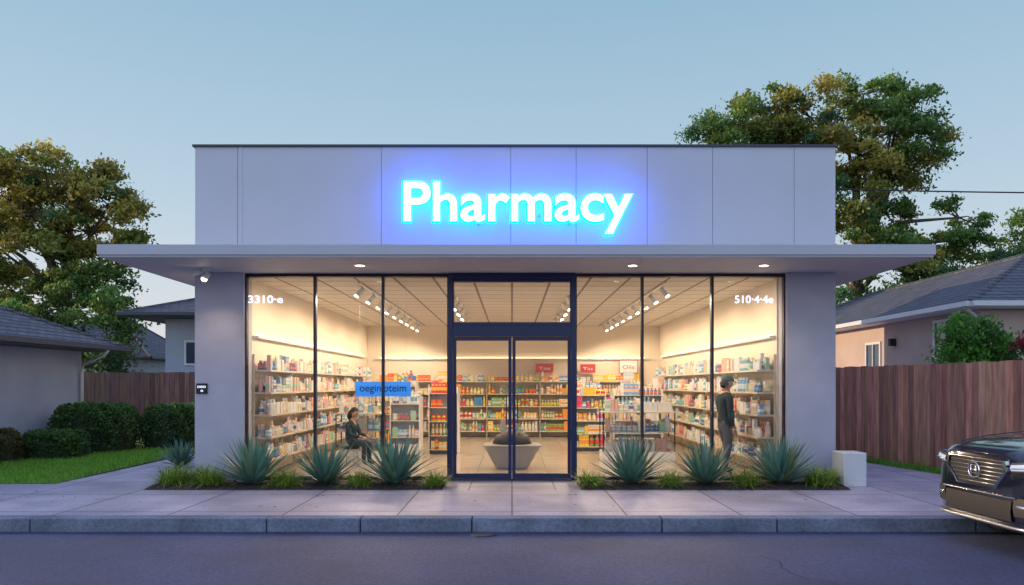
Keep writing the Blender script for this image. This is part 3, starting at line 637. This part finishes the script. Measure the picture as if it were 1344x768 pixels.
# ---------------------------------------------------------------- people
def person(loc,rot,J,E,tags,mats,head,label,hair='hair',cap=None,hands=(),scale=1):
    t=thing('person',label,'person',(0,0,0))
    names=list(J); me=bpy.data.meshes.new('b'); me.from_pydata([J[n][:3] for n in names],[(names.index(a),names.index(b)) for a,b in E],[])
    ob=bpy.data.objects.new('b',me); COL.objects.link(ob); m=ob.modifiers.new('s','SKIN'); m.use_smooth_shade=True
    sk=me.skin_vertices[0].data
    for i,n in enumerate(names):
        r=J[n][3]; sk[i].radius=(r,r) if not hasattr(r,'__len__') else r; sk[i].use_root=(i==0)
    u=ob.modifiers.new('u','SUBSURF'); u.levels=2; u.render_levels=2
    bpy.context.view_layer.update(); dg=bpy.context.evaluated_depsgraph_get(); bm=bpy.data.meshes.new_from_object(ob.evaluated_get(dg)); bpy.data.objects.remove(ob)
    g=Geo(); g.v=[tuple(v.co) for v in bm.vertices]
    samp=[];
    for a,b in E:
        for k in range(7):
            q=Vector(J[a][:3]).lerp(Vector(J[b][:3]),k/6); samp.append((q,tags.get(b,0)))
    for p in bm.polygons:
        c=p.center; tg=min(samp,key=lambda s:(s[0]-c).length_squared)[1]; g.face(list(p.vertices),tg)
    for (hp,fd,sd,ln) in hands:
        hp=Vector(hp); fd=Vector(fd).normalized(); sd=Vector(sd).normalized(); cur=fd.cross(sd).normalized()
        for k,fl in enumerate((.068,.076,.072,.058)):
            s0=hp+sd*(-.024+.016*k); p1=s0+fd*fl*.5; p2=p1+(fd*.8+cur*.5).normalized()*fl*.35; p3=p2+(fd*.4+cur*.9).normalized()*fl*.3
            g.tube([s0-fd*.02,s0,p1,p2,p3],[.009,.0095,.009,.008,.005],8,0)
        s0=hp-sd*.028-fd*.03; g.tube([s0,s0+(fd*.6-sd*.8).normalized()*.035,s0+(fd-sd*.5).normalized()*.062],[.011,.010,.006],8,0)
    hc=Vector(head[0]); hr=head[1]; R=Matrix.Translation(hc)@Matrix.Rotation(hr[2],4,'Z')@Matrix.Rotation(hr[1],4,'Y')
    hg=Geo(); rows=[]
    for i in range(17):
        ph=math.pi*i/16; z=.118*math.cos(ph); r=math.sin(ph); low=max(0,-z/.118)
        rows.append([( (.093-.010*low)*r*math.cos(a)+(.012*low) + (.006 if abs(math.cos(a))>.9 and -.5<z/.118<.1 and math.cos(a)>0 else 0),(.076-.022*low)*r*math.sin(a),z) for a in [2*math.pi*j/20 for j in range(21)]])
    hg.grid(rows,0,flip=True)
    hg.tube([(.088,0,.012),(.098,0,-.012),(.110,0,-.03),(.09,0,-.036)],[.008,.010,.014,.009],8,0)
    for s in(-1,1):
        hg.tube([(.0,s*.073,.015),(-.006,s*.084,.0),(0,s*.078,-.028)],[.012,.018,.010],8,0)
        hg.lathe([(.003,-.009),(.010,-.003),(.010,.003),(.003,.009)],.080,s*.030,8,4,axis='x',cz=.006)
        hg.tube([(.086,s*.016,.026),(.083,s*.044,.028)],.004,6,5)
    hg.tube([(.086,-.022,-.056),(.094,0,-.054),(.086,.022,-.056)],[.003,.006,.003],6,6)
    g.add(hg,R)
    g.build('body',mats,t,True)
    hg=Geo(); rows=[]
    for i in range(12):
        ph=math.pi*(i/11)*.62; z=.128*math.cos(ph)+.004; r=math.sin(ph)
        rows.append([( .102*r*math.cos(a)-.010-(.02*max(0,math.cos(a))*(i>6)*(i-6)),.086*r*math.sin(a),z-(0.02*(i>8)*(1 if math.cos(a)<.2 else 0))) for a in [2*math.pi*j/20 for j in range(21)]])
    hg.grid(rows,0,flip=True)
    if head[2]=='long': hg.tube([(-.06,0,.02),(-.09,0,-.05),(-.095,0,-.13),(-.08,0,-.19)],[.06,.07,.06,.02],10,0)
    if head[2]=='mid': hg.tube([(-.045,0,.02),(-.07,0,-.05),(-.07,0,-.11)],[.06,.065,.03],10,0)
    q=Geo().add(hg,R); q.build('hair',hair,t,True)
    if cap:
        cg=Geo(); rows=[]
        for i in range(9):
            ph=math.pi*.5*i/8; rows.append([(.108*math.sin(ph)*math.cos(a)-.008,.092*math.sin(ph)*math.sin(a),.105*math.cos(ph)+.03) for a in [2*math.pi*j/20 for j in range(21)]])
        cg.grid(rows,0,flip=True); cg.grid([[(.09,.06*k,.036) for k in (-1,-.5,0,.5,1)],[(.15,.055*k,.026) for k in (-1,-.5,0,.5,1)],[(.175,.03*k,.022) for k in (-1,-.5,0,.5,1)]],0)
        q=Geo().add(cg,R); q.build('cap',cap,t,True)
    t.location=loc; t.rotation_euler=(0,0,rot); t.scale=(scale,)*3; return t
MT=['skin','jacket','trouser','shoe','eye','hair','lip']
J={'pelvis':(0,0,.86,(.125,.10)),'waist':(-.01,0,.97,(.135,.105)),'chest':(.0,0,1.18,(.155,.12)),'uchest':(-.02,0,1.31,(.125,.095)),'neck':(.0,0,1.40,.052),'skull':(.03,0,1.48,.05)}
E=[('pelvis','waist'),('waist','chest'),('chest','uchest'),('uchest','neck'),('neck','skull')]
tags={'waist':1,'chest':1,'uchest':1,'neck':0,'skull':0}
for s,n,hx in ((1,'l',.28),(-1,'r',.05)):
    J.update({'sh'+n:(-.02,s*.18,1.30,.068),'el'+n:(-.03 if s<0 else .04,s*.235,1.04,.054),'wr'+n:(hx-.02,s*.20,.84 if s<0 else 1.04,.036),'ha'+n:(hx+.04,s*.195,.77 if s<0 else 1.05,.030),
      'hi'+n:(0,s*.085,.80,.098),'kn'+n:(.0+.10*(s>0),s*.095,.46,.070),'an'+n:(-.08+.14*(s>0),s*.10,.085,.050),'to'+n:(.07+.14*(s>0),s*.11,.04,.040)})
    E+=[('uchest','sh'+n),('sh'+n,'el'+n),('el'+n,'wr'+n),('wr'+n,'ha'+n),('pelvis','hi'+n),('hi'+n,'kn'+n),('kn'+n,'an'+n),('an'+n,'to'+n)]
    tags.update({'sh'+n:1,'el'+n:1,'wr'+n:1,'ha'+n:0,'hi'+n:2,'kn'+n:2,'an'+n:2,'to'+n:3})
person((3.55,.95,.012),math.radians(15),J,E,tags,MT,((.05,0,1.56),(0,.22,-.15),'mid'),'person standing in dark jacket, grey trousers and cap','hair','cap',
   [((.07,-.195,.74),(.25,0,-1),(1,0,.2),1),((.34,.195,1.04),(1,0,-.1),(0,-.4,-1),1)],.98)
J={'pelvis':(0,0,.50,(.13,.11)),'waist':(0,0,.62,(.13,.11)),'chest':(.03,0,.80,(.15,.11)),'uchest':(.04,0,.92,(.12,.09)),'neck':(.06,0,1.0,.045),'skull':(.08,0,1.07,.048)}
E=[('pelvis','waist'),('waist','chest'),('chest','uchest'),('uchest','neck'),('neck','skull')]
tags={'waist':1,'chest':1,'uchest':1,'neck':0,'skull':0}
for s,n in ((1,'l'),(-1,'r')):
    J.update({'sh'+n:(.04,s*.16,.90,.060),'el'+n:(.12,s*.21,.68,.050),'wr'+n:(.32,s*.14,.64,.034),'ha'+n:(.38,s*.13,.63,.028),
      'hi'+n:(.08,s*.09,.48,.09),'kn'+n:(.42,s*.11,.48,.068),'an'+n:(.40,s*.11,.09,.048),'to'+n:(.54,s*.12,.04,.036)})
    E+=[('uchest','sh'+n),('sh'+n,'el'+n),('el'+n,'wr'+n),('wr'+n,'ha'+n),('pelvis','hi'+n),('hi'+n,'kn'+n),('kn'+n,'an'+n),('an'+n,'to'+n)]
    tags.update({'sh'+n:1,'el'+n:1,'wr'+n:1,'ha'+n:0,'hi'+n:1,'kn'+n:1,'an'+n:1,'to'+n:3})
person((-3.0,2.45,.012),math.radians(-20),J,E,tags,MT,((.10,0,1.15),(0,.25,0),'long'),'dark-haired person in dark clothes sitting on a stool','hair',None,
   [((.40,.13,.62),(1,-.2,-.2),(0,1,0),1),((.40,-.13,.62),(1,.2,-.2),(0,-1,0),1)],.84)
s=thing('stool','small round dark stool','stool',(-3.0,2.45,.012))
Geo().lathe([(.15,.31),(.17,.33),(.17,.35),(.15,.355)],-3.0,2.45,20).build('seat','cushion',s)
for a in range(4):
    c,d=math.cos(a*1.57+.7),math.sin(a*1.57+.7); Geo().tube([(-3.0+.12*c,2.45+.12*d,.31),(-3.0+.17*c,2.45+.17*d,.012)],.012,8).build('leg','steel',s)
# ---------------------------------------------------------------- car
car=thing('parked_car','dark glossy SUV parked at the kerb with chrome grille','car',(0,0,0))
W=[(-.02,.50),(0,.60),(.03,.70),(.10,.79),(.22,.86),(.45,.90),(1.0,.925),(2.5,.93),(3.8,.91),(4.4,.86),(4.62,.76),(4.68,.6)]
TOP=[(-.02,.86),(0,.93),(.03,.98),(.10,1.03),(.22,1.06),(.45,1.10),(1.0,1.16),(1.35,1.19),(2.5,1.20),(4.2,1.2),(4.6,1.12),(4.68,1.0)]
BOT=[(-.02,.36),(0,.31),(.03,.28),(.10,.25),(.3,.23),(4.3,.24),(4.6,.3),(4.68,.42)]
def ip(T,x): return float(np.interp(x,[a for a,_ in T],[b for _,b in T]))
xs=[-.02,-.01,0,.015,.03,.06,.10,.15,.22,.32,.45,.7,1.0,1.35,1.8,2.5,3.2,3.8,4.1,4.4,4.5,4.62,4.68]
g=Geo(); rows=[]; n=48
for x in xs:
    w,t,b=ip(W,x),ip(TOP,x),ip(BOT,x); zm=(t+b)/2;hh=(t-b)/2; r=[]
    for i in range(n+1):
        a=2*math.pi*i/n; cx=math.copysign(abs(math.cos(a))**.42,math.cos(a)); sz=math.copysign(abs(math.sin(a))**.42,math.sin(a)); r.append((x,w*cx*(1-.04*max(0,sz)),zm+hh*sz))
    rows.append(r)
g.grid(rows,0,flip=True); g.poly(rows[0][:-1]); g.poly(rows[-1][:-1][::-1]); g.build('body','carpaint',car,True)
g=Geo(); rows=[]
for x,wt,zt in ((1.25,.80,1.19),(1.5,.78,1.36),(1.95,.70,1.66),(2.3,.68,1.72),(3.4,.68,1.72),(4.1,.68,1.66),(4.45,.74,1.35),(4.6,.78,1.15)):
    rows.append([(x,-.86,1.14),(x,-(.86+wt)/2-.02,min(zt,1.40)),(x,-wt,zt-.02),(x,-wt+.08,zt),(x,0,zt+.02),(x,wt-.08,zt),(x,wt,zt-.02),(x,(.86+wt)/2+.02,min(zt,1.4)),(x,.86,1.14)])
g.grid(rows,0); g.build('cabin_glass','darkglass',car,True)
Geo().grid([[(x,-.62,z),(x,0,z+.03),(x,.62,z)] for x,z in ((2.0,1.70),(2.3,1.735),(3.4,1.735),(4.05,1.69))],0).build('roof','carpaint',car,True)
for s in (-1,1): Geo().tube([(.16,s*.55,1.052),(.5,s*.60,1.108),(1.2,s*.66,1.178)],.008,6).build('hood_crease','carpaint',car,True)
def fx(y): 
    y=abs(y); return float(np.interp(y,[.5,.6,.70,.79,.86,.90],[-.02,0,.03,.10,.22,.45]))
def patch(y0,y1,zf0,zf1,off,m,name,par,nj=14):
    rows=[]
    for k in range(nj+1):
        y=y0+(y1-y0)*k/nj; x=fx(y)-off; t=k/nj
        rows.append([(x,y,zf0(t)),(x-.012,y,(zf0(t)+zf1(t))/2),(x,y,zf1(t))])
    g=Geo().grid(rows,0,flip=False); g.grid([[ (p[0]+.05,p[1],p[2]) for p in (r[0],)]+[r[0]] for r in rows],0); g.grid([[r[2]]+[(r[2][0]+.05,r[2][1],r[2][2])] for r in rows],0)
    return g.build(name,m,par,True)
gr=part('grille',car)
def shape(sc,z0,y_):
    return [(y_*.62*sc,z0-.15*sc),(y_*sc,z0+.04*sc),(y_*.93*sc,z0+.13*sc),(-y_*.93*sc,z0+.13*sc),(-y_*sc,z0+.04*sc),(-y_*.62*sc,z0-.15*sc)]
zc=.80
o_=shape(1.0,zc,.47); i_=shape(.93,zc,.47); g=Geo()
for k in range(6):
    a,b=o_[k],o_[(k+1)%6]; c,d=i_[k],i_[(k+1)%6]
    g.poly([(-.05,a[0],a[1]),(-.05,b[0],b[1]),(-.055,d[0],d[1]),(-.055,c[0],c[1])]); g.poly([(-.01,a[0],a[1]),(-.01,b[0],b[1]),(-.05,b[0],b[1]),(-.05,a[0],a[1])])
g.build('surround','chrome',gr)
g=Geo().poly([(-.032,a,b) for a,b in i_]); g.build('mesh_panel','black',gr)
for z in (.69,.73,.77,.81,.85,.89):
    t=.40 if z>.8 else .40-(.8-z)*1.1; Geo().tube([(-.042,-t,z),(-.048,0,z),(-.042,t,z)],.004,6).build('slat','steel',gr,True)
em=part('emblem',car)
g=Geo(); g.tube([(-.062,.085*math.cos(a),.805+.075*math.sin(a)) for a in [2*math.pi*i/24 for i in range(25)]],.008,8); g.build('ring','chrome',em,True)
Geo().tube([(-.064,-.03,.85),(-.064,-.045,.76)],.009,6).tube([(-.064,.045,.85),(-.064,.03,.76)],.009,6).tube([(-.064,-.038,.805),(-.064,.038,.805)],.008,6).build('letter','chrome',em,True)
for s in (-1,1):
    h=part('headlight',car)
    patch(s*.50,s*.885,lambda t:.845+.03*t,lambda t:.90+.045*t,.016,'hlamp','lens',h)
    patch(s*.49,s*.89,lambda t:.825+.03*t,lambda t:.92+.045*t,.008,'black','bezel',h)
    patch(s*.52,s*.87,lambda t:.862+.03*t,lambda t:.872+.03*t,.032,'chrome','light_bar',h)
    f=part('fog_lamp',car)
    patch(s*.52,s*.86,lambda t:.42+.02*t,lambda t:.60-.02*t,.008,'black','recess',f)
    patch(s*.56,s*.82,lambda t:.50,lambda t:.53,.020,'chrome','trim_bar',f)
patch(-.5,.5,lambda t:.37,lambda t:.56,.012,'black','bumper_intake',car)
patch(-.55,.55,lambda t:.585,lambda t:.60,.018,'chrome','bumper_strip',car)
patch(-.80,.80,lambda t:.30,lambda t:.325,.014,'steel','skid_plate',car)
def wheel(x,y):
    w=part('wheel',car,(x,y,.36)); s=1 if y>0 else -1
    Geo().lathe([(.25,-.11),(.34,-.11),(.36,-.07),(.36,.07),(.34,.11),(.25,.11)],x,y,36,axis='y',cz=.36).build('tyre','tyre',w,True)
    g=Geo().lathe([(.245,-.02),(.245,.02)],x,y+s*.06,32,axis='y',cz=.36)
    for k in range(5):
        a=k*1.2566; g.tube([(x,y+s*.112,.36),(x+.24*math.cos(a),y+s*.10,.36+.24*math.sin(a))],[.045,.022],8)
    g.build('rim','rim',w,True)
for x in (.92,3.72):
    for y in (-.84,.84): wheel(x,y)
for s in (-1,1):
    for x in (.92,3.72):
        Geo().tube([(x+.40*math.cos(a),s*.925,.36+.40*math.sin(a)) for a in [math.pi*i/16 for i in range(17)]],.035,8).build('wheel_arch','black',car,True)
    Geo().box(1.55,1.72,min(s*.93,s*1.1),max(s*.93,s*1.1),1.2,1.34).build('mirror','carpaint',car,bevel=.03)
Geo().box(1.45,3.3,-.935,.935,.26,.32).build('sill','black',car)
car.location=(4.66,-4.30,-.15); car.rotation_euler=(0,0,math.radians(3))
# ---------------------------------------------------------------- world + sun
w=bpy.data.worlds.new('World'); scene.world=w; w.use_nodes=True; n=w.node_tree; n.nodes.clear(); L=n.links
out=n.nodes.new('ShaderNodeOutputWorld'); sky=n.nodes.new('ShaderNodeTexSky'); sky.sky_type='NISHITA'; sky.sun_disc=False
sd=Vector((-1,.15,0)).normalized(); el=math.radians(9)
sky.sun_elevation=el; sky.sun_rotation=math.atan2(sd.x,sd.y)
b1=n.nodes.new('ShaderNodeBackground'); b1.inputs[1].default_value=.02; L.new(sky.outputs[0],b1.inputs[0])
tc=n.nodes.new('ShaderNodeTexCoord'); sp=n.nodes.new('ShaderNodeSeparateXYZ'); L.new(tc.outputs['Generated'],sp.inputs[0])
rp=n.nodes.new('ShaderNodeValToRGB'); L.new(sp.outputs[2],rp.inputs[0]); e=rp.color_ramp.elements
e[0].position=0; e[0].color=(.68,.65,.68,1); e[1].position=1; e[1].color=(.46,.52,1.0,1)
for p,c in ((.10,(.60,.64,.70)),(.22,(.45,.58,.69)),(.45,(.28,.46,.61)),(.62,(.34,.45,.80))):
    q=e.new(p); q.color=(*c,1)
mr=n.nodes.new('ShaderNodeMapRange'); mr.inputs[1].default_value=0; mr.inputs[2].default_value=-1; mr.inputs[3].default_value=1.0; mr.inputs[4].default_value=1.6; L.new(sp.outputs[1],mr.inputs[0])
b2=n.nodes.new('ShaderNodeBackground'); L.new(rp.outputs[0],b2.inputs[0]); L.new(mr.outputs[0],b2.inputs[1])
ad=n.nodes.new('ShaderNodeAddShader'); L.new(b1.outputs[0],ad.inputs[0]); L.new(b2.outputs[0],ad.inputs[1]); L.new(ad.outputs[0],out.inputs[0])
sl=bpy.data.lights.new('sun','SUN'); sl.energy=4.0; sl.angle=math.radians(.5); sl.color=(1,.74,.45)
so=bpy.data.objects.new('sun',sl); COL.objects.link(so); dv=Vector((sd.x*math.cos(el),sd.y*math.cos(el),math.sin(el))); so.rotation_euler=dv.to_track_quat('Z','Y').to_euler(); so.location=(-30,15,20)
scene.view_settings.view_transform='Standard'; scene.view_settings.look='None'; scene.view_settings.exposure=0
